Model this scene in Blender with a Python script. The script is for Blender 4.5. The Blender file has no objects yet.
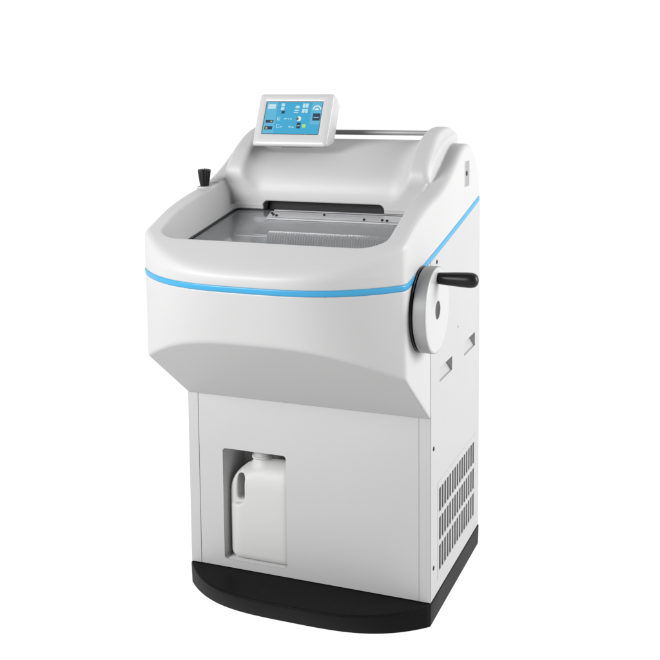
import bpy, bmesh, math, random
import numpy as np
from mathutils import Matrix, Vector

C = bpy.context.scene.collection
scn = bpy.context.scene

# ------------------------------------------------------------------ camera
FPX, CX, CY, YAW, PIT, ROL = 1056.906, 330.0, 186.343, 0.3756, 0.1069, -0.0094
CAMLOC = Vector((1.0735, -2.5173, 1.3705))
fw = Vector((-0.3647183, 0.92498458, -0.10669626))
rt = Vector((0.93062195, 0.36586246, -0.00935111))
up = Vector((-0.03038652, 0.1027044, 0.99424769))
cd = bpy.data.cameras.new("camera")
cam = bpy.data.objects.new("camera", cd)
C.objects.link(cam)
m = Matrix.Identity(4)
for i in range(3):
    m[i][0] = rt[i]; m[i][1] = up[i]; m[i][2] = -fw[i]; m[i][3] = CAMLOC[i]
cam.matrix_world = m
cd.sensor_width = 36.0
cd.lens = FPX / 660.0 * 36.0
cd.shift_x = 0.0
cd.shift_y = -(330.0 - CY) / 660.0
cd.clip_end = 2000
scn.camera = cam

# ------------------------------------------------------------------ world: white studio surround
W = bpy.data.worlds.new("World"); scn.world = W
W.use_nodes = True
nt = W.node_tree; nt.nodes.clear()
def wn(t): return nt.nodes.new(t)
out = wn('ShaderNodeOutputWorld'); bg = wn('ShaderNodeBackground')
tc = wn('ShaderNodeTexCoord'); sep = wn('ShaderNodeSeparateXYZ')
nt.links.new(tc.outputs['Generated'], sep.inputs[0])
WORLD_BACK, WORLD_FRONT, WORLD_BELOW = 1.10, 0.18, 1.06
mr = wn('ShaderNodeMapRange'); mr.interpolation_type = 'SMOOTHSTEP'
nt.links.new(sep.outputs['Y'], mr.inputs['Value'])
mr.inputs['From Min'].default_value = -0.1; mr.inputs['From Max'].default_value = 0.35
mr.inputs['To Min'].default_value = WORLD_FRONT; mr.inputs['To Max'].default_value = WORLD_BACK
mz = wn('ShaderNodeMapRange')
nt.links.new(sep.outputs['Z'], mz.inputs['Value'])
mz.inputs['From Min'].default_value = -0.06; mz.inputs['From Max'].default_value = -0.01
mz.inputs['To Min'].default_value = 1.0; mz.inputs['To Max'].default_value = 0.0
mx = wn('ShaderNodeMix'); mx.data_type = 'FLOAT'
nt.links.new(mz.outputs[0], mx.inputs[0]); nt.links.new(mr.outputs[0], mx.inputs[2])
mx.inputs[3].default_value = WORLD_BELOW
nt.links.new(mx.outputs[0], bg.inputs['Strength'])
bg.inputs['Color'].default_value = (1, 1, 1, 1)
nt.links.new(bg.outputs[0], out.inputs[0])

# ------------------------------------------------------------------ studio softboxes
def area(name, loc, target, sx, sy, power, col=(1, 1, 1)):
    l = bpy.data.lights.new(name, 'AREA'); l.shape = 'RECTANGLE'; l.size = sx; l.size_y = sy
    l.energy = power; l.color = col
    o = bpy.data.objects.new(name, l); C.objects.link(o); o.location = loc
    o.rotation_euler = (Vector(target) - Vector(loc)).to_track_quat('-Z', 'Y').to_euler()
    return o
area("softbox", (-1.8, -3.1, 2.15), (0, 0, 0.8), 2.0, 1.6, 222)
area("softbox", (3.4, 0.9, 1.7), (0.3, 0.2, 0.8), 1.4, 2.2, 165)

cl = area("chamber_fill", (0.0, 0.150, 0.968), (0, -.1, 0.86), .42, .015, .17)  # invented fill light, added to brighten the roller under the glass
scn.view_settings.view_transform = 'Standard'
scn.view_settings.look = 'None'
scn.view_settings.exposure = 0.0
scn.view_settings.gamma = 1.0

# ------------------------------------------------------------------ materials
def mat(name, col, rough=0.45, metal=0.0, bump=0.0, bscale=300, var=0.0, coat=0.0, spec=0.5, sss=0.0, grime=0.0):
    M = bpy.data.materials.new(name); M.use_nodes = True
    t = M.node_tree; b = t.nodes['Principled BSDF']
    b.inputs['Base Color'].default_value = (*col, 1); b.inputs['Roughness'].default_value = rough
    b.inputs['Metallic'].default_value = metal
    b.inputs['Specular IOR Level'].default_value = spec
    b.inputs['Coat Weight'].default_value = coat
    if sss:
        b.inputs['Subsurface Weight'].default_value = sss
        b.inputs['Subsurface Radius'].default_value = (0.02, 0.02, 0.02)
    tc = t.nodes.new('ShaderNodeTexCoord')
    if var:
        n = t.nodes.new('ShaderNodeTexNoise'); n.inputs['Scale'].default_value = 6; n.inputs['Detail'].default_value = 5
        t.links.new(tc.outputs['Object'], n.inputs['Vector'])
        r = t.nodes.new('ShaderNodeMapRange')
        r.inputs['From Min'].default_value = .3; r.inputs['From Max'].default_value = .7
        r.inputs['To Min'].default_value = 1 - var; r.inputs['To Max'].default_value = 1 + var
        t.links.new(n.outputs['Fac'], r.inputs['Value'])
        v = t.nodes.new('ShaderNodeVectorMath'); v.operation = 'SCALE'; v.inputs[0].default_value = col
        t.links.new(r.outputs[0], v.inputs['Scale']); t.links.new(v.outputs[0], b.inputs['Base Color'])
        r2 = t.nodes.new('ShaderNodeMapRange')
        r2.inputs['To Min'].default_value = rough - .06; r2.inputs['To Max'].default_value = rough + .06
        t.links.new(n.outputs['Fac'], r2.inputs['Value']); t.links.new(r2.outputs[0], b.inputs['Roughness'])
    if bump:
        n = t.nodes.new('ShaderNodeTexNoise'); n.inputs['Scale'].default_value = bscale; n.inputs['Detail'].default_value = 3
        t.links.new(tc.outputs['Object'], n.inputs['Vector'])
        bp = t.nodes.new('ShaderNodeBump'); bp.inputs['Strength'].default_value = bump; bp.inputs['Distance'].default_value = .0006
        t.links.new(n.outputs['Fac'], bp.inputs['Height']); t.links.new(bp.outputs[0], b.inputs['Normal'])
    return M

PAINT = (0.40, 0.40, 0.399)
M_shell = mat('white_moulded_plastic', PAINT, .5, bump=.12, bscale=420, var=.012)
M_sheet = mat('powder_coated_sheet', (0.365, 0.365, 0.365), .52, bump=.25, bscale=500, var=.012)
M_recess = mat('recess_lining', (0.52, 0.52, 0.52), .55)
M_stripe = mat('blue_stripe', (0.024, 0.25, 0.455), .42)
M_base = mat('black_base_plastic', (0.004, 0.004, 0.0045), .5, bump=.35, bscale=260, var=.15, spec=.06)
M_black = mat('black_plastic', (0.008, 0.008, 0.0085), .32, spec=.22)
M_dark = mat('dark_grey_plastic', (0.02, 0.02, 0.021), .45, spec=.15)
M_vent = mat('vent_mesh', (0.085, 0.085, 0.085), .6, spec=.2)
M_seam = mat('seam_rubber', (0.05, 0.05, 0.05), .6)
M_wheel = mat('wheel_grey_enamel', (0.41, 0.41, 0.41), .33, bump=.08, var=.01)
M_rim = mat('grey_rim', (0.23, 0.23, 0.23), .4)
M_steel = mat('brushed_steel', (0.42, 0.42, 0.43), .3, metal=1.0, bump=.1)
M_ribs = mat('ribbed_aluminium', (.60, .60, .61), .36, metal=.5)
M_rail = mat('satin_rail', (.27, .27, .275), .5, metal=.3)
M_satin = mat('satin_grey_metal', (.16, .16, .165), .45, metal=.6)
t = M_ribs.node_tree; b_ = t.nodes['Principled BSDF']       # crests brightened and groove shade painted into the base colour
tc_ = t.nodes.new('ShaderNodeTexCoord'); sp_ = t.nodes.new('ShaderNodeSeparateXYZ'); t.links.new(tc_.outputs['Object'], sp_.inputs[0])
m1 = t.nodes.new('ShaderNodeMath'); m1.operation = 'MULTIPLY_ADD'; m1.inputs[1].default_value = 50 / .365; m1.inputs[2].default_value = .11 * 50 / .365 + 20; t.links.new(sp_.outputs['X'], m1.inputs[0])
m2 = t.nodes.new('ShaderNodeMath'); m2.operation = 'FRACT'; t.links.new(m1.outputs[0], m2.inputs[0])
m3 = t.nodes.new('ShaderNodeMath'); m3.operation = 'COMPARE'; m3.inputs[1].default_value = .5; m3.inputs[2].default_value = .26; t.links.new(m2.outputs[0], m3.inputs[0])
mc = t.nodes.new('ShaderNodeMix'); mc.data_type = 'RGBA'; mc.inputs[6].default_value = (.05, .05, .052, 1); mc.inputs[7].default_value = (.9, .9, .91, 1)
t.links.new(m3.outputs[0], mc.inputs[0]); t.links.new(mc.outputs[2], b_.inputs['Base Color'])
M_chrome = mat('chrome', (0.75, 0.75, 0.76), .15, metal=1.0)
M_liner = mat('chamber_liner', (0.24, 0.245, 0.25), .4, metal=.3)
M_bottle = mat('milky_polyethylene', (0.425, 0.425, 0.42), .55, sss=.25, bump=.06, bscale=60)
M_mon = mat('monitor_housing', (0.42, 0.42, 0.419), .35, bump=.08)
M_floor = bpy.data.materials.new('white_translucent_table'); M_floor.use_nodes = True
t = M_floor.node_tree; t.nodes.clear()
o_ = t.nodes.new('ShaderNodeOutputMaterial'); tr = t.nodes.new('ShaderNodeBsdfTranslucent'); tr.inputs['Color'].default_value = (.98, .98, .98, 1)
t.links.new(tr.outputs[0], o_.inputs[0])

def thin_glass(name, tint, gloss_rough=.03, ior=1.5, haze=0.0, haze_col=(.6, .6, .6)):
    M = bpy.data.materials.new(name); M.use_nodes = True
    t = M.node_tree; t.nodes.clear()
    o = t.nodes.new('ShaderNodeOutputMaterial'); a = t.nodes.new('ShaderNodeBsdfTransparent'); g = t.nodes.new('ShaderNodeBsdfGlossy')
    lw = t.nodes.new('ShaderNodeLayerWeight'); lw.inputs['Blend'].default_value = .5; mi = t.nodes.new('ShaderNodeMixShader')
    pw = t.nodes.new('ShaderNodeMath'); pw.operation = 'POWER'; pw.inputs[1].default_value = 4.0; t.links.new(lw.outputs['Facing'], pw.inputs[0])
    f = t.nodes.new('ShaderNodeMath'); f.operation = 'MULTIPLY_ADD'; f.inputs[1].default_value = .8; f.inputs[2].default_value = .04; t.links.new(pw.outputs[0], f.inputs[0])
    a.inputs['Color'].default_value = (*tint, 1); g.inputs['Roughness'].default_value = gloss_rough
    src = a.outputs[0]
    if haze:
        d = t.nodes.new('ShaderNodeBsdfDiffuse'); d.inputs['Color'].default_value = (*haze_col, 1)
        m2 = t.nodes.new('ShaderNodeMixShader'); m2.inputs[0].default_value = haze
        t.links.new(a.outputs[0], m2.inputs[1]); t.links.new(d.outputs[0], m2.inputs[2]); src = m2.outputs[0]
    t.links.new(f.outputs[0], mi.inputs[0]); t.links.new(src, mi.inputs[1]); t.links.new(g.outputs[0], mi.inputs[2])
    t.links.new(mi.outputs[0], o.inputs[0])
    return M
M_glass = thin_glass('window_glass', (.78, .79, .80), .09, 1.5, haze=.10, haze_col=(.55, .56, .57))
M_acryl = thin_glass('clear_acrylic', (.93, .93, .94), .2, 1.5, haze=.45, haze_col=(.72, .72, .73))

def emis(name, col, s=1.0):
    M = bpy.data.materials.new(name); M.use_nodes = True
    b = M.node_tree.nodes['Principled BSDF']
    b.inputs['Base Color'].default_value = (0.01, 0.01, 0.01, 1); b.inputs['Roughness'].default_value = .2
    b.inputs['Emission Color'].default_value = (*col, 1); b.inputs['Emission Strength'].default_value = s
    return M

# ------------------------------------------------------------------ helpers
def link(o, parent=None):
    C.objects.link(o)
    if parent is not None: o.parent = parent
    return o
def meshobj(name, me, m, parent=None, smooth=False):
    me.materials.append(m)
    if smooth:
        for p in me.polygons: p.use_smooth = True
    return link(bpy.data.objects.new(name, me), parent)
def bmobj(name, bm, m, parent=None, smooth=False, bevel=0, seg=2, angle=40):
    bmesh.ops.recalc_face_normals(bm, faces=bm.faces)
    me = bpy.data.meshes.new(name); bm.to_mesh(me); bm.free()
    o = meshobj(name, me, m, parent, smooth)
    if bevel:
        b = o.modifiers.new('bevel', 'BEVEL'); b.width = bevel; b.segments = seg; b.limit_method = 'ANGLE'; b.angle_limit = math.radians(angle)
        b.harden_normals = False
    if smooth or bevel:
        for p in me.polygons: p.use_smooth = True
        w = o.modifiers.new('wn', 'WEIGHTED_NORMAL'); w.keep_sharp = True
    return o
def box(bm, x0, x1, y0, y1, z0, z1):
    v = [bm.verts.new((x, y, z)) for x in (x0, x1) for y in (y0, y1) for z in (z0, z1)]
    for f in ((0, 1, 3, 2), (4, 6, 7, 5), (0, 4, 5, 1), (2, 3, 7, 6), (0, 2, 6, 4), (1, 5, 7, 3)):
        bm.faces.new([v[i] for i in f])
def loft(bm, rings, cap0=True, cap1=True, closed=True):
    R = [[bm.verts.new(p) for p in r] for r in rings]
    n = len(R[0])
    for a, b in zip(R[:-1], R[1:]):
        for i in range(n if closed else n - 1):
            j = (i + 1) % n
            bm.faces.new((a[i], a[j], b[j], b[i]))
    if cap0: bm.faces.new(R[0][::-1])
    if cap1: bm.faces.new(R[-1])
def revolve(bm, prof, axis, origin, n=48, cap0=True, cap1=True):
    """prof: (t along axis, radius)"""
    o = Vector(origin); rings = []
    a = Vector(axis).normalized()
    u = a.orthogonal().normalized(); v = a.cross(u)
    for t_, r in prof:
        rings.append([o + a * t_ + (u * math.cos(2 * math.pi * i / n) + v * math.sin(2 * math.pi * i / n)) * r for i in range(n)])
    loft(bm, rings, cap0, cap1)
def tag(o, label=None, cat=None, group=None, kind=None):
    if label: o['label'] = label
    if cat: o['category'] = cat
    if group: o['group'] = group
    if kind: o['kind'] = kind
    return o

# panel with rectangular holes, in a 2D (a, b) sheet turned into 3D by fn(a, b, depth)
def holed_panel(name, a0, a1, b0, b1, holes, fn, th, m, parent, btop=None):
    A = sorted({a0, a1} | {h[0] for h in holes} | {h[1] for h in holes})
    B = sorted({b0, b1} | {h[2] for h in holes} | {h[3] for h in holes})
    bm = bmesh.new(); V = {}
    def vert(i, j, d):
        k = (i, j, d)
        if k not in V:
            b = B[j]
            if btop and j == len(B) - 1: b = btop(A[i])
            V[k] = bm.verts.new(fn(A[i], b, d * th))
        return V[k]
    na, nb = len(A) - 1, len(B) - 1
    def solid(i, j):
        if i < 0 or j < 0 or i >= na or j >= nb: return False
        ca, cb = (A[i] + A[i + 1]) / 2, (B[j] + B[j + 1]) / 2
        return not any(h[0] < ca < h[1] and h[2] < cb < h[3] for h in holes)
    for i in range(na):
        for j in range(nb):
            if not solid(i, j): continue
            for d in (0, 1):
                f = [vert(i, j, d), vert(i + 1, j, d), vert(i + 1, j + 1, d), vert(i, j + 1, d)]
                bm.faces.new(f if d == 0 else f[::-1])
            for (di, dj, p, q) in ((-1, 0, (i, j), (i, j + 1)), (1, 0, (i + 1, j), (i + 1, j + 1)), (0, -1, (i, j), (i + 1, j)), (0, 1, (i, j + 1), (i + 1, j + 1))):
                if not solid(i + di, j + dj):
                    bm.faces.new((vert(*p, 0), vert(*q, 0), vert(*q, 1), vert(*p, 1)))
    return bmobj(name, bm, m, parent)

# ------------------------------------------------------------------ implicit surface mesher (surface nets)
def smax(a, b, k):
    h = np.maximum(k - np.abs(a - b), 0) / k
    return np.maximum(a, b) + h * h * k * .25
def smin(a, b, k): return -smax(-a, -b, k)
def nets(f, lo, hi, h):
    n = [int(math.ceil((hi[i] - lo[i]) / h)) + 1 for i in range(3)]
    ax = [lo[i] + h * np.arange(n[i]) for i in range(3)]
    F = np.empty(n, np.float32)
    for s in range(0, n[0], 24):
        X, Y, Z = np.meshgrid(ax[0][s:s + 24], ax[1], ax[2], indexing='ij')
        F[s:s + 24] = f(X, Y, Z)
    S = F < 0
    cx, cy, cz = n[0] - 1, n[1] - 1, n[2] - 1
    cnt = np.zeros((cx, cy, cz), np.int8)
    for a in (0, 1):
        for b in (0, 1):
            for c in (0, 1):
                cnt += S[a:a + cx, b:b + cy, c:c + cz]
    act = (cnt > 0) & (cnt < 8)
    ids = -np.ones(act.shape, np.int64); I = np.argwhere(act); ids[act] = np.arange(len(I))
    P = np.zeros((len(I), 3)); Wt = np.zeros(len(I))
    cor = [(a, b, c) for a in (0, 1) for b in (0, 1) for c in (0, 1)]
    for p in cor:
        for d in range(3):
            if p[d] == 0:
                q = list(p); q[d] = 1
                f0 = F[I[:, 0] + p[0], I[:, 1] + p[1], I[:, 2] + p[2]].astype(float)
                f1 = F[I[:, 0] + q[0], I[:, 1] + q[1], I[:, 2] + q[2]].astype(float)
                mk = (f0 < 0) != (f1 < 0)
                tt = np.where(mk, f0 / np.where(mk, f0 - f1, 1), 0)
                pt = np.array(p, float)[None, :].repeat(len(I), 0); pt[:, d] += tt
                P[mk] += pt[mk]; Wt[mk] += 1
    V = (I + P / Wt[:, None]) * h + np.array(lo)
    Q = []
    for d in range(3):
        e, g = [(1, 2), (2, 0), (0, 1)][d]
        sl0 = [slice(None)] * 3; sl1 = [slice(None)] * 3
        sl0[d] = slice(0, -1); sl1[d] = slice(1, None)
        ch = S[tuple(sl0)] != S[tuple(sl1)]
        E = np.argwhere(ch)
        E = E[(E[:, e] > 0) & (E[:, g] > 0) & (E[:, e] < n[e] - 1) & (E[:, g] < n[g] - 1)]
        def idx(de, dg):
            T = E.copy(); T[:, e] -= de; T[:, g] -= dg
            return ids[T[:, 0], T[:, 1], T[:, 2]]
        q = np.stack([idx(1, 1), idx(0, 1), idx(0, 0), idx(1, 0)], 1)
        ins = S[E[:, 0], E[:, 1], E[:, 2]]
        q[~ins] = q[~ins][:, ::-1]
        Q.append(q)
    Q = np.concatenate(Q)
    def grad(V):
        e = h * .25; G = np.zeros_like(V)
        for d in range(3):
            D = np.zeros(3); D[d] = e
            a = V + D; b = V - D
            G[:, d] = (f(a[:, 0], a[:, 1], a[:, 2]) - f(b[:, 0], b[:, 1], b[:, 2])) / (2 * e)
        return G
    for _ in range(4):
        G = grad(V); g2 = (G * G).sum(1) + 1e-9
        st = f(V[:, 0], V[:, 1], V[:, 2]) / g2
        mv = G * st[:, None]; l = np.linalg.norm(mv, axis=1)
        mv *= np.minimum(1, h * .5 / (l + 1e-12))[:, None]
        V = V - mv
    G = grad(V); N = G / (np.linalg.norm(G, axis=1)[:, None] + 1e-12)
    return V, Q, N
def netobj(name, f, lo, hi, h, m, parent):
    V, Q, N = nets(f, lo, hi, h)
    me = bpy.data.meshes.new(name)
    me.vertices.add(len(V)); me.vertices.foreach_set('co', V.ravel())
    me.loops.add(len(Q) * 4); me.loops.foreach_set('vertex_index', Q.ravel().astype(np.int32))
    me.polygons.add(len(Q)); me.polygons.foreach_set('loop_start', np.arange(0, len(Q) * 4, 4, dtype=np.int32))
    me.polygons.foreach_set('use_smooth', np.ones(len(Q), bool))
    me.update(calc_edges=True); me.validate()
    if len(me.vertices) == len(N):
        me.normals_split_custom_set_from_vertices(N.tolist())
    return meshobj(name, me, m, parent)

def poly_sdf(px, py, pts):
    d = np.full(np.shape(px), 1e9); s = np.ones(np.shape(px))
    n = len(pts)
    for i in range(n):
        ax_, ay = pts[i]; bx, by = pts[i - 1]
        ex, ey = bx - ax_, by - ay; wx, wy = px - ax_, py - ay
        t_ = np.clip((wx * ex + wy * ey) / (ex * ex + ey * ey), 0, 1)
        qx, qy = wx - ex * t_, wy - ey * t_
        d = np.minimum(d, qx * qx + qy * qy)
        c1 = py >= ay; c2 = py < by; c3 = ex * wy > ey * wx
        s = np.where((c1 & c2 & c3) | (~c1 & ~c2 & ~c3), -s, s)
    return s * np.sqrt(d)
def rbox2(a, b, a0, a1, b0, b1, r):
    qa = np.abs(a - (a0 + a1) / 2) - (a1 - a0) / 2 + r; qb = np.abs(b - (b0 + b1) / 2) - (b1 - b0) / 2 + r
    return np.hypot(np.maximum(qa, 0), np.maximum(qb, 0)) + np.minimum(np.maximum(qa, qb), 0) - r

def catmull(pts, n=12):
    o = []
    P = [pts[0]] + list(pts) + [pts[-1]]
    for i in range(1, len(P) - 2):
        for k in range(n):
            t_ = k / n
            o.append(tuple(.5 * ((2 * P[i][c]) + (-P[i - 1][c] + P[i + 1][c]) * t_ + (2 * P[i - 1][c] - 5 * P[i][c] + 4 * P[i + 1][c] - P[i + 2][c]) * t_ ** 2 + (-P[i - 1][c] + 3 * P[i][c] - 3 * P[i + 1][c] + P[i + 2][c]) * t_ ** 3) for c in (0, 1)))
    o.append(tuple(pts[-1])); return o

# ------------------------------------------------------------------ dimensions
HW, DEP, CABH = 0.35, 0.521, 0.492
def zs(y):                       # blue stripe height along the depth
    y = np.asarray(y, float); q = y + .205
    r = .5 * (q + np.sqrt(q * q + .012 ** 2))
    return .871 + .162 * r + .028 * r * r
TOP = catmull([(-.40, .893), (-.36, .912), (-.33, .927), (-.29, .945), (-.235, .968), (-.19, .984), (-.107, 1.016), (-.016, 1.040), (.092, 1.060), (.17, 1.083),
               (.24, 1.114), (.30, 1.146), (.34, 1.163), (.375, 1.169), (.41, 1.166), (.45, 1.148), (.485, 1.112), (.505, 1.08), (.519, 1.04), (.53, .97)])
TY = np.array([p[0] for p in TOP]); TZ = np.array([p[1] for p in TOP])
TS = np.gradient(TZ, TY)
GS = .171
def zg(y): return .957 + GS * (y - 0.0)          # plane of the glass window
def front_y(x, z):
    u = np.minimum(np.abs(x) / HW, 1.15)
    A = np.clip(.1475 + .275 * (z - .872), .09, .156)
    return -.205 - A * (1 - u ** 3), A * 3 * u * u / HW
def shell_core(x, y, z):
    fy, s = front_y(x, z)
    d = (fy - y) / np.sqrt(1 + s * s)
    d = smax(d, np.abs(x) - HW, .008)
    d = smax(d, y - DEP, .012)
    return d
def shell_outer(x, y, z):
    d = shell_core(x, y, z)
    zt = np.interp(y, TY, TZ); sl = np.interp(y, TY, TS)
    dt = (z - zt) / np.sqrt(1 + sl * sl)
    u = np.minimum(np.abs(x) / HW, 1)
    k = .018 + .010 * np.clip((-.15 - y) / .12, 0, 1) * (1 - u ** 4)
    return smax(d, dt, k)
def chin(x, y, z):                # plane through the cabinet top edge, rising forward
    nrm = math.hypot(.168, .22)
    return (-(z - CABH) * .22 - (y) * .168) / nrm
def basin(x, y, z):
    g = z - zg(y)
    w = .272 + (.28 + .25 * np.clip((-.02 - y) / .18, 0, 1)) * g
    back = .168 - .09 * np.clip(g, -.1, .08)
    frt = -.222 - .30 * np.clip(g, -.02, .08)
    r = np.where(y < 0, .062, .020)
    qa = np.abs(x) - w + r; qb = np.abs(y - (back + frt) / 2) - (back - frt) / 2 + r
    d = np.hypot(np.maximum(qa, 0), np.maximum(qb, 0)) + np.minimum(np.maximum(qa, qb), 0) - r
    return d
def shell_body(x, y, z):
    d = shell_outer(x, y, z)
    b = np.maximum(basin(x, y, z), zg(y) - .001 - z)
    d = smax(d, -b, .008)
    ch = np.maximum(rbox2(x, y, -.262, .262, -.212, .168, .01), -(z - .80))
    d = smax(d, -ch, .004)
    tub = np.maximum(rbox2(x, y, -.284, .284, .145, .49, .004), 1.004 - z)
    return smax(d, -tub, .006)

cry = bpy.data.objects.new('cryostat', None); C.objects.link(cry)
tag(cry, 'white floor standing laboratory cryostat with blue stripe, touch screen, hand wheel and black base', 'laboratory machine')

def lower(x, y, z):
    d = smax(shell_core(x, y, z), chin(x, y, z), .006)
    d = smax(d, z - (zs(y) - .0062), .004)
    return smax(d, y + .0006, .002)
netobj('head_body', lower, (-.37, -.38, .47), (.37, .012, .93), .0042, M_shell, cry)
def contour(n1=70, n2=40):           # plan outline of the shell at stripe height, projected on the implicit surface
    P = [(-HW, y) for y in np.linspace(DEP - .012, -.19, n2)]
    P += [(x, float(front_y(x, .871)[0])) for x in HW * np.sin(np.linspace(-1.5, 1.5, n1))]
    P += [(HW, y) for y in np.linspace(-.19, DEP - .012, n2)]
    P = np.array(P)
    Z = zs(P[:, 1]); off = -.0006
    for _ in range(6):
        e = 1e-4; f0 = shell_core(P[:, 0], P[:, 1], Z) + off
        gx = (shell_core(P[:, 0] + e, P[:, 1], Z) + off - f0) / e; gy = (shell_core(P[:, 0], P[:, 1] + e, Z) + off - f0) / e
        g2 = gx * gx + gy * gy + 1e-9
        P[:, 0] -= f0 * gx / g2; P[:, 1] -= f0 * gy / g2
    l = np.hypot(gx, gy)
    return P, np.stack([gx / l, gy / l], 1)
P_, N_ = contour()
bm = bmesh.new(); R_ = []
for (p, nrm) in zip(P_, N_):
    z0 = float(zs(p[1])); sl = 1.0
    q = []
    for dz, dn in ((-.0077, -.004), (-.0074, 0), (-.0035, .0005), (0, .0007), (.0035, .0005), (.0072, 0), (.0075, -.004)):
        lean = -.275 * dz if p[1] < -.2 else 0
        q.append(bm.verts.new((p[0] + nrm[0] * dn, p[1] + nrm[1] * dn + lean, z0 + dz)))
    R_.append(q)
for a, b in zip(R_[:-1], R_[1:]):
    for i in range(6): bm.faces.new((a[i], b[i], b[i + 1], a[i + 1]))
bmobj('blue_stripe', bm, M_stripe, cry, smooth=True)

# ------------------------------------------------------------------ hood
MAIN = [(.300, 1.0)] + catmull([(.166, 1.0), (.163, 1.025), (.164, 1.048), (.170, 1.070), (.182, 1.093), (.202, 1.115), (.232, 1.136), (.275, 1.1535), (.33, 1.167), (.39, 1.175), (.44, 1.1755), (.475, 1.166), (.492, 1.146), (.498, 1.115)], 4) + [(.498, 1.0)]
HORN = [(.36, 1.055)] + catmull([(.180, 1.070), (.163, 1.080), (.156, 1.092), (.158, 1.108), (.171, 1.127), (.197, 1.150), (.231, 1.174), (.265, 1.194), (.305, 1.208), (.35, 1.2145), (.39, 1.2145), (.415, 1.207), (.428, 1.190), (.431, 1.165)], 4) + [(.431, 1.055)]
def hood(x, y, z):
    a = smax(poly_sdf(y, z, MAIN), np.abs(x) - .2875, .006)
    hx = np.abs(np.abs(x) - .269) - .021
    b = smax(poly_sdf(y, z, HORN), hx, .014)
    return smin(a, b, .066) + .0012
def cover_all(x, y, z):
    d = shell_body(x, y, z)
    near = (y > .08) & (z > .98)
    hd = np.full(np.shape(d), .05); x_, y_, z_ = (np.broadcast_to(q, np.shape(d))[near] for q in (x, y, z))
    hd[near] = hood(x_, y_, z_)
    d = smin(d, hd, .0045)
    slot = np.maximum(rbox2(x, z, -.188, .170, .95, 1.014, .014), rbox2(y, y * 0, .13, .20, -1, 1, .0))
    d = smax(d, -slot, .004)
    return smax(d, (zs(y) + .0062) - z, .004)
VV, QQ, NN = nets(cover_all, (-.37, -.38, .845), (.37, .54, 1.235), .0042)
cen = VV[QQ].mean(1)
sel = (np.abs(hood(cen[:, 0], cen[:, 1], cen[:, 2])) < np.abs(shell_body(cen[:, 0], cen[:, 1], cen[:, 2]))) & (cen[:, 2] > 1.03) & (cen[:, 1] < .51)
def from_arrays(name, V, Q, N, m, parent):
    used = np.unique(Q); mp = -np.ones(len(V), np.int64); mp[used] = np.arange(len(used))
    V = V[used]; N = N[used]; Q = mp[Q]
    me = bpy.data.meshes.new(name)
    me.vertices.add(len(V)); me.vertices.foreach_set('co', V.ravel())
    me.loops.add(len(Q) * 4); me.loops.foreach_set('vertex_index', Q.ravel().astype(np.int32))
    me.polygons.add(len(Q)); me.polygons.foreach_set('loop_start', np.arange(0, len(Q) * 4, 4, dtype=np.int32))
    me.polygons.foreach_set('use_smooth', np.ones(len(Q), bool))
    me.update(calc_edges=True)
    me.normals_split_custom_set_from_vertices(N.tolist())
    return meshobj(name, me, m, parent)
from_arrays('upper_cover', VV, QQ[~sel], NN, M_shell, cry)
from_arrays('hood', VV, QQ[sel], NN, M_shell, cry)
bm = bmesh.new(); revolve(bm, [(-.25, .0075), (.25, .0075)], (1, 0, 0), (0, .405, 1.196), 20)
bmobj('rear_rail', bm, M_rail, cry, smooth=True)

# recess insert, glass, handle strip, roller inside the chamber
bm = bmesh.new(); box(bm, -.189, .171, .197, .2, .955, 1.013)
bmobj('recess_liner', bm, M_dark, cry)
def on_glass(x, y, dz=0): return (x, y, zg(y) + dz)
bm = bmesh.new()
rings = []
for dz in (0.0, .003):
    rings.append([on_glass(-.2675, -.222, dz), on_glass(.2675, -.222, dz), on_glass(.2675, .163, dz), on_glass(-.2675, .163, dz)])
loft(bm, rings)
gl = bmobj('window_pane', bm, M_glass, cry)
bm = bmesh.new()                                           # dark gasket round the pane
for (x0, x1, y0, y1) in ((-.2755, -.2665, -.225, .17), (.2665, .2755, -.225, .17), (-.2664, .2664, .1595, .17)):
    loft(bm, [[on_glass(x0, y0, dz), on_glass(x1, y0, dz), on_glass(x1, y1, dz), on_glass(x0, y1, dz)] for dz in (-.002, .0055)])
bmobj('gasket', bm, M_black, gl)
bm = bmesh.new()
loft(bm, [[on_glass(x0, y0, dz) for x0, y0 in ((-.140, .082), (.262, .082), (.262, .142), (-.152, .142))] for dz in (.0036, .0085)])
hs = bmobj('pull_strip', bm, M_acryl, gl, bevel=.0015)
bm = bmesh.new()
for y0, r in ((.150, .0032), (.0835, .0018)):
    revolve(bm, [(-.145, r), (.263, r)], (1, 0, 0), on_glass(0, y0, .008), 12)
bmobj('strip_edge', bm, M_satin, hs, smooth=True)
for sx, sy in ((-.138, .118), (-.128, .104), (-.116, .098), (.016, .120), (.14, .094), (.190, .096), (.204, .094)):
    bm = bmesh.new(); revolve(bm, [(0, .0035), (.0035, .0035), (.0045, .0022)], (0, -GS, 1), on_glass(sx, sy, .0087), 14)
    bmobj('screw', bm, M_dark, hs, smooth=True)
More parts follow.
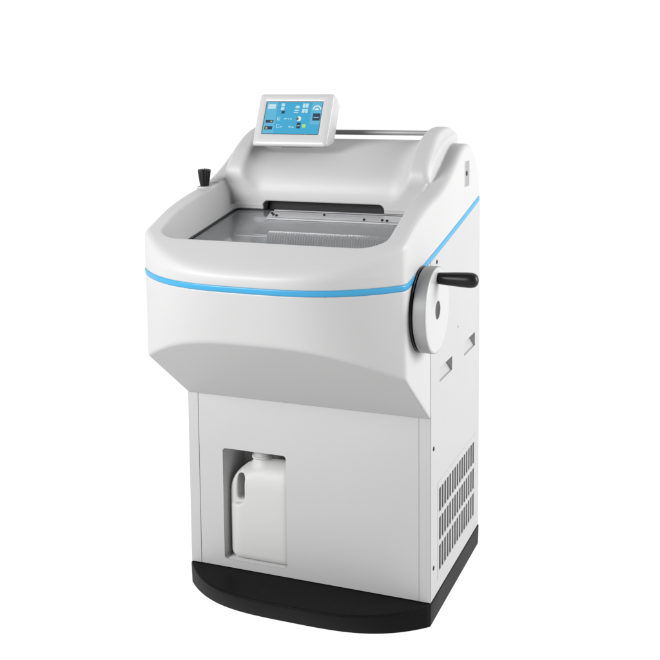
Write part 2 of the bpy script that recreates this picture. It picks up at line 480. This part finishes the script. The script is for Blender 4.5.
# chamber: steel liner box, tray
bm = bmesh.new()
T = [(-.2615, -.2115, .801), (.2615, -.2115, .801), (.2615, .1675, .801), (-.2615, .1675, .801)]
T2 = [(x, y, zg(y) - .004) for x, y, z in T]
loft(bm, [T, T2], cap1=False)
ch = bmobj('chamber_liner', bm, M_liner, cry)
bm = bmesh.new()
prof = []
nr = 50
for i in range(nr):
    t0 = -.11 + .365 * i / nr; dt = .365 / nr
    prof += [(t0, .0135), (t0 + dt * .25, .0215), (t0 + dt * .42, .0240), (t0 + dt * .58, .0215), (t0 + dt * .83, .0135)]
prof.append((.255, .017))
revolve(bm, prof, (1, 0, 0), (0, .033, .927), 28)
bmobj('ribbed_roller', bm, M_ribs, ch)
bm = bmesh.new(); box(bm, -.24, .255, .075, .10, .885, .93); box(bm, -.24, -.13, -.10, .02, .87, .90)
bmobj('stage_block', bm, M_steel, ch, bevel=.004)

# ------------------------------------------------------------------ touch screen monitor on the hood
mon = bpy.data.objects.new('touch_screen', None); C.objects.link(mon); mon.parent = cry
TILT = math.radians(25)
mon.location = (-.124, .2005, 1.1675); mon.rotation_euler = (-TILT, 0, 0)     # local: x right, z up the face, y back
def moninst(o): return o
MW, MH = .2300, .1615
bm = bmesh.new()
def rr(x0, x1, z0, z1, r, y, n=5):
    pts = []
    for cx_, cz_, a0 in ((x1 - r, z1 - r, 0), (x0 + r, z1 - r, 90), (x0 + r, z0 + r, 180), (x1 - r, z0 + r, 270)):
        for k in range(n + 1):
            a = math.radians(a0 + 90 * k / n); pts.append((cx_ + r * math.cos(a), y, cz_ + r * math.sin(a)))
    return pts
w = MW / 2
SX0, SX1, SZ0, SZ1 = -w + .0245, w - .030, .036, MH - .0245
rings = [rr(SX0, SX1, SZ0, SZ1, .002, .0035), rr(SX0 - .001, SX1 + .001, SZ0 - .001, SZ1 + .001, .003, .0008), rr(-w + .012, w - .012, .012, MH - .010, .004, 0.0),
         rr(-w + .003, w - .003, .004, MH - .003, .007, .0025), rr(-w, w, 0, MH, .009, .008), rr(-w, w, .009, MH, .009, .026),
         rr(-w + .001, w - .001, .0105, MH - .001, .009, .0268), rr(-w + .001, w - .001, .011, MH - .001, .009, .0278), rr(-w, w, .0105, MH, .009, .0286),
         rr(-w + .004, w - .004, .030, MH - .004, .009, .062), rr(-w + .012, w - .012, .040, MH - .012, .009, .070)]
loft(bm, rings, cap0=False)
hs_ = bmobj('housing', bm, M_mon, mon, smooth=True)
bm = bmesh.new(); box(bm, SX0 - .001, SX1 + .001, .0036, .006, SZ0 - .001, SZ1 + .001)
bmobj('screen_bezel', bm, M_dark, mon)
# stand block joining it to the hood
bm = bmesh.new(); box(bm, -.05, .05, .052, .066, .018, .045)
bmobj('bracket', bm, M_mon, mon, bevel=.004)
# user interface, a flat lit display
scr = None
sw, sh = SX1 - SX0 - .003, SZ1 - SZ0 - .003
ox, oz = SX0 + .0015, SZ0 + .0015
LAY = [0]
UIM = {}
def ui(name, rects, col, s, parent, y):
    if name not in UIM: UIM[name] = emis(name, col, s)
    for (a, b, c, d) in rects:
        bm = bmesh.new()
        v = [bm.verts.new((ox + sw * p, y, oz + sh * q)) for p, q in ((a, b), (c, b), (c, d), (a, d))]
        bm.faces.new(v)
        me = bpy.data.meshes.new(name); bm.to_mesh(me); bm.free()
        o = meshobj(name, me, UIM[name], parent)
    return o
scr = ui('screen', [(0, 0, 1, 1)], (.045, .40, .66), .95, mon, .0030)
ui('side_column', [(0.0, 0, .2, 1), (.82, .3, 1, 1)], (.11, .47, .70), .95, scr, .0027)
ui('white_icon', [(.03, .78, .17, .93), (.27, .86, .33, .95), (.27, .74, .33, .83), (.655, .82, .70, .95), (.71, .82, .755, .95), (.655, .66, .70, .78), (.71, .66, .755, .78), (.52, .72, .60, .75), (.51, .66, .59, .68), (.53, .80, .60, .88)], (.55, .78, .86), .95, scr, .0024)
ui('white_text', [(.235, .42, .25, .53), (.255, .42, .29, .44), (.255, .515, .29, .53), (.255, .465, .28, .48), (.235, .18, .25, .29), (.255, .18, .29, .20), (.255, .27, .29, .285), (.30, .2, .34, .23), (.36, .45, .40, .49), (.42, .45, .45, .48), (.47, .44, .49, .49), (.46, .2, .50, .24), (.52, .18, .55, .22)], (.45, .74, .84), .95, scr, .0024)
ui('dark_button', [(.03, .34, .17, .43), (.03, .13, .17, .23), (.29, .63, .35, .72), (.60, .17, .67, .35), (.86, .42, .99, .64)], (.015, .04, .09), .95, scr, .0024)
ui('amber_mark', [(.05, .15, .08, .2), (.12, .37, .15, .40)], (.75, .45, .05), .95, scr, .0021)
ui('button_caption', [(.88, .5, .97, .53), (.61, .24, .66, .27)], (.25, .5, .62), .95, scr, .0021)
ui('green_button', [(.70, .20, .76, .30)], (.42, .80, .20), .95, scr, .0024)
gm = emis('gauge', (.75, .88, .8), .95); gd = emis('dial_centre', (.1, .16, .18), .95)
def disc(name, m, cx_, cz_, r, r0=0, a0=0, a1=360, y=.0022):        # round dials and the gauge arcs
    bm = bmesh.new(); n = 20
    def arc(q): return [bm.verts.new((ox + sw * cx_ + q * math.cos(math.radians(a0 + (a1 - a0) * i / n)), y, oz + sh * cz_ + q * math.sin(math.radians(a0 + (a1 - a0) * i / n)))) for i in range(n + 1)]
    A = arc(r); B = arc(r0)
    for i in range(n): bm.faces.new((A[i], A[i + 1], B[i + 1], B[i]))
    me = bpy.data.meshes.new(name); bm.to_mesh(me); bm.free(); meshobj(name, me, m, scr)
disc('dial', gm, .62, .47, .0075, .001); disc('gauge_arc', gm, .915, .76, .013, .0095, 0, 180); disc('gauge_arc', gm, .915, .74, .006, .001, 0, 180)
disc('dial_centre', gd, .595, .47, .0045, .0003, 0, 360, .0019)

# ------------------------------------------------------------------ cabinet
ST = .031
fnF = lambda a, b, d: (a, .0012 + d, b)
RX0, RX1, RZ0, RZ1 = -.246, -.0555, .024, .3435
# front panel with the opening (rounded by small corner cuts)
ph = [(RX0, RX1, RZ0, RZ1)]
fp = holed_panel('front_panel', -HW + ST + .0009, HW - ST - .0009, .0015, CABH + .008, ph, fnF, .003, M_sheet, cry)
for sx in (-1, 1):
    bm = bmesh.new()
    x0, x1 = sorted((sx * HW, sx * (HW - ST)))
    box(bm, x0, x1, 0.0, .0045, .001, CABH + .02)
    bmobj('front_post', bm, M_sheet, cry, bevel=.0012)
bm = bmesh.new(); box(bm, -HW + .02, HW - .02, .006, .010, .002, CABH)          # dark backing seen in the seams
# leave the bottle opening free
bm.free()
holed_panel('seam_backing', -HW + .02, HW - .02, .002, CABH, [(RX0 - .003, RX1 + .003, RZ0 - .003, RZ1 + .003)], lambda a, b, d: (a, .006 + d, b), .003, M_seam, cry)
# recess liner
bm = bmesh.new()
r0 = [(RX0, .0042, RZ0), (RX1 + .04, .0041, RZ0), (RX1 + .04, .0041, RZ1 + .02), (RX0, .0042, RZ1 + .02)]
r1 = [(x, .135, z) for x, _, z in r0]
loft(bm, [r0, r1], cap0=False)
bmobj('bottle_recess', bm, M_recess, cry)
# corner fillets of the opening
for (cx_, cz_, sx, sz) in ((RX0, RZ1, 1, -1), (RX1, RZ1, -1, -1), (RX0, RZ0, 1, 1), (RX1, RZ0, -1, 1)):
    bm = bmesh.new(); r = .010
    arc = [(cx_ + sx * (r - r * math.cos(math.pi / 2 * k / 6)), cz_ + sz * (r - r * math.sin(math.pi / 2 * k / 6))) for k in range(7)]
    pts = [(cx_ - sx * .0002, cz_ - sz * .0002)] + arc[::1]
    loft(bm, [[(a, .0016, b) for a, b in pts], [(a, .03, b) for a, b in pts]])
    bmobj('opening_corner', bm, M_sheet, fp)

# side panels
V0, V1 = .079, .458
rows = [(.2144, .2797), (.136, .1996), (.0533, .1223)]
NS = 15; pitch = (V1 - V0) / (NS - .45)
slots = [(V0 + i * pitch, V0 + i * pitch + pitch * .66, a, b) for i in range(NS) for a, b in rows]
grips = [(.083, .209, .566, .604), (.340, .468, .570, .610)]
GY0, GY1, GZ0, GZ1 = .066, .478, .032, .300
def ztop_panel(y): return float(zs(y)) - .0062
side = holed_panel('side_panel', .0012, DEP, .0015, 1.0, grips + [(GY0, GY1, GZ0, GZ1), (.0013, .06, .9, .8999)][:3], lambda a, b, d: (HW - .003 + d, a, b), .003, M_sheet, cry, btop=ztop_panel)
side['label'] = 'white right side panel with vent grille and grip pockets'
vg = holed_panel('vent_grille', GY0 + .0006, GY1 - .0006, GZ0 + .0006, GZ1, slots, lambda a, b, d: (HW - .0027 + d, a, b), .0032, M_sheet, side)
bm = bmesh.new(); box(bm, HW - .018, HW - .012, GY0, GY1, GZ0, GZ1); bmobj('vent_backing', bm, M_vent, vg)
for (y0, y1, z0, z1) in grips:                      # grip pocket: flat floor that dives in towards the rear top
    bm = bmesh.new()
    x0 = HW - .0028; e = .0004
    p = [(x0, y0 - e, z0 - e), (x0, y1 + e, z0 - e), (x0, y1 + e, z1 + e), (x0, y0 - e, z1 + e)]
    q = [(x0 - .003, y0 + .004, z0 + .001), (x0 - .003, y1 - .001, z0 + .001), (x0 - .024, y1 - .001, z1 - .001), (x0 - .003, y0 + .004, z1 - .001)]
    loft(bm, [p, q], cap0=False)
    bmobj('grip_pocket', bm, M_sheet, side)
left = holed_panel('side_panel', .0012, DEP, .0015, 1.0, [], lambda a, b, d: (-HW + .003 - d, a, b), .003, M_sheet, cry, btop=ztop_panel)
bm = bmesh.new(); box(bm, -HW + .0035, HW - .0035, DEP - .004, DEP - .001, .002, 1.0); bmobj('back_panel', bm, M_sheet, cry)
def screw(x, y, z, r, m=M_dark):
    bm = bmesh.new(); revolve(bm, [(0, r), (.0012, r), (.002, r * .6)], (1, 0, 0), (x, y, z), 14)
    return bmobj('screw', bm, m, side, smooth=True)
screw(HW, .027, .406, .006); screw(HW, .027, .085, .006); screw(HW, .055, .889, .0055); screw(HW, .272, .672, .004, M_steel)
# latch plate on the right cheek
bm = bmesh.new(); box(bm, HW - .004, HW + .0012, .338, .388, 1.051, 1.122)
lp = bmobj('latch_plate', bm, M_steel, cry, bevel=.001)
bm = bmesh.new(); revolve(bm, [(0, .007), (.001, .007)], (1, 0, 0), (HW + .0014, .358, 1.088), 16); bmobj('keyhole', bm, M_black, lp)

# ------------------------------------------------------------------ base
def base_ring(z, A, ins):
    pts = []; n = 56
    for i in range(n + 1):
        u = -1 + 2 * i / n
        s = math.copysign(abs(u) ** .8, u)
        pts.append((s * (HW - ins), -(A - ins) * (1 - abs(s) ** 3.4) + ins * .3, z))
    pts += [(HW - ins, DEP - ins, z), (-HW + ins, DEP - ins, z)]
    return pts
bm = bmesh.new()
loft(bm, [base_ring(-.0642, .108, .003), base_ring(-.061, .111, .0), base_ring(-.006, .139, -.0015), base_ring(-.002, .1395, -.001), base_ring(-.0002, .1375, .0008)])
bmobj('base', bm, M_base, cry, smooth=True)

# ------------------------------------------------------------------ hand wheel
WX, WY, WZ, WR = HW, -.083, .7965, .105
wh = bpy.data.objects.new('hand_wheel', None); C.objects.link(wh); wh.parent = cry; wh.location = (WX, WY, WZ)
bm = bmesh.new(); revolve(bm, [(0, WR - .004), (.001, WR + .0005), (.006, WR + .0005), (.0075, WR - .01)], (1, 0, 0), (0, 0, 0), 96)
bmobj('backing_ring', bm, M_black, wh, smooth=True)
bm = bmesh.new()
prof = [(.008, WR - .006), (.0092, WR - .001), (.011, WR), (.037, WR), (.040, WR - .001), (.0417, WR - .0035), (.042, WR - .007), (.042, .0235), (.0412, .0225), (.034, .0222), (.034, .001)]
revolve(bm, prof, (1, 0, 0), (0, 0, 0), 96)
bmobj('wheel_disc', bm, M_wheel, wh, smooth=True)
bm = bmesh.new(); revolve(bm, [(.0095, WR - .003), (.0105, WR + .0006), (.0115, WR + .001), (.0385, WR + .001), (.0398, WR + .0004), (.0402, WR - .003)], (1, 0, 0), (0, 0, 0), 96, False, False)
bmobj('wheel_rim', bm, M_rim, wh, smooth=True)
bm = bmesh.new(); revolve(bm, [(.0342, .0224), (.0402, .0224), (.0408, .021), (.0400, .001)], (1, 0, 0), (0, 0, 0), 40); bmobj('hub_hole_shade', bm, M_black, wh, smooth=True)  # flush black disc standing in for the shade inside the hub hole
bm = bmesh.new()
hp = [(.0422, .0135), (.045, .0145), (.06, .0154), (.085, .0172), (.115, .0187), (.126, .0183), (.133, .0163), (.138, .012), (.1405, .006), (.141, .001)]
revolve(bm, hp, (1, 0, 0), (0, .002, .078), 40)
bmobj('handle', bm, M_black, wh, smooth=True)

# ------------------------------------------------------------------ knob on the left arm
kb = bpy.data.objects.new('lever_knob', None); C.objects.link(kb); kb.parent = cry
KX, KY = -.329, .085; KZ = float(np.interp(KY, TY, TZ)) - .002
kb.location = (KX, KY, KZ)
bm = bmesh.new(); revolve(bm, [(-.006, .0205), (.0015, .0205), (.003, .018)], (0, 0, 1), (0, 0, 0), 32); bmobj('washer', bm, M_shell, kb, smooth=True)
bm = bmesh.new(); revolve(bm, [(.002, .005), (.012, .005)], (0, 0, 1), (0, 0, 0), 20); bmobj('stem', bm, M_dark, kb, smooth=True)
bm = bmesh.new(); rings = []
for z, r, fl in ((.003, .0105, 0), (.005, .0122, .0004), (.03, .0155, .0011), (.046, .0172, .0013), (.0495, .0165, .001), (.051, .013, 0), (.0512, .009, 0), (.0502, .008, 0)):
    rings.append([((r + fl * math.cos(9 * a)) * math.cos(a), (r + fl * math.cos(9 * a)) * math.sin(a), z) for a in [2 * math.pi * i / 72 for i in range(72)]])
loft(bm, rings); bmobj('grip', bm, M_black, kb, smooth=True)
bm = bmesh.new(); revolve(bm, [(.0503, .006), (.0525, .006), (.053, .004)], (0, 0, 1), (0, 0, 0), 20); bmobj('cap_screw', bm, M_steel, kb, smooth=True)
bm = bmesh.new(); box(bm, .004, .026, .033, .038, .000, .0105)
bmobj('lever_slot', bm, M_black, kb)

# ------------------------------------------------------------------ bottle in the recess
BX0, BX1, NX, NY = -.2435, -.028, -.152, .060
def bottle(x, y, z):
    d = rbox2(x, y, BX0, BX1, .0085, .114, .046)
    d = smax(d, .0246 - z, .022)
    d = smax(d, z - .311, .080)
    d = smax(d, (z - .315) * .8 - .62 * (x - BX0 - .060), .055)
    r = np.hypot(x - NX, y - NY)
    d = smin(d, np.maximum(r - .025, np.abs(z - .29) - .038), .014)
    d = smin(d, np.maximum(r - .0295, np.abs(z - .3135) - .003), .003)
    hole = rbox2(x, z, BX0 + .030, BX0 + .054, .192, .266, .0115)      # finger hole beside the left edge
    d = smax(d, -hole, .008)
    grip = rbox2(x, z, BX0 - .05, BX0 + .054, .184, .274, .022)
    return smax(d, -np.maximum(grip, .036 - np.abs(y - NY)), .010)
bt = bpy.data.objects.new('waste_bottle', None); C.objects.link(bt)
tag(bt, 'milky white plastic jug with side handle standing in the cabinet opening', 'bottle')
netobj('jug', bottle, (-.25, -.0, .015), (-.02, .125, .335), .003, M_bottle, bt)
bm = bmesh.new(); revolve(bm, [(.3275, .024), (.328, .0275), (.338, .0275), (.340, .025)], (0, 0, 1), (NX, NY, 0), 40); bmobj('cap', bm, M_acryl, bt, smooth=True)

# ------------------------------------------------------------------ floor: white light table surface
bm = bmesh.new()
v = [bm.verts.new(p) for p in ((-60, -60, -.0645), (60, -60, -.0645), (60, 60, -.0645), (-60, 60, -.0645))]; bm.faces.new(v)
tag(bmobj('floor', bm, M_floor), kind='structure')
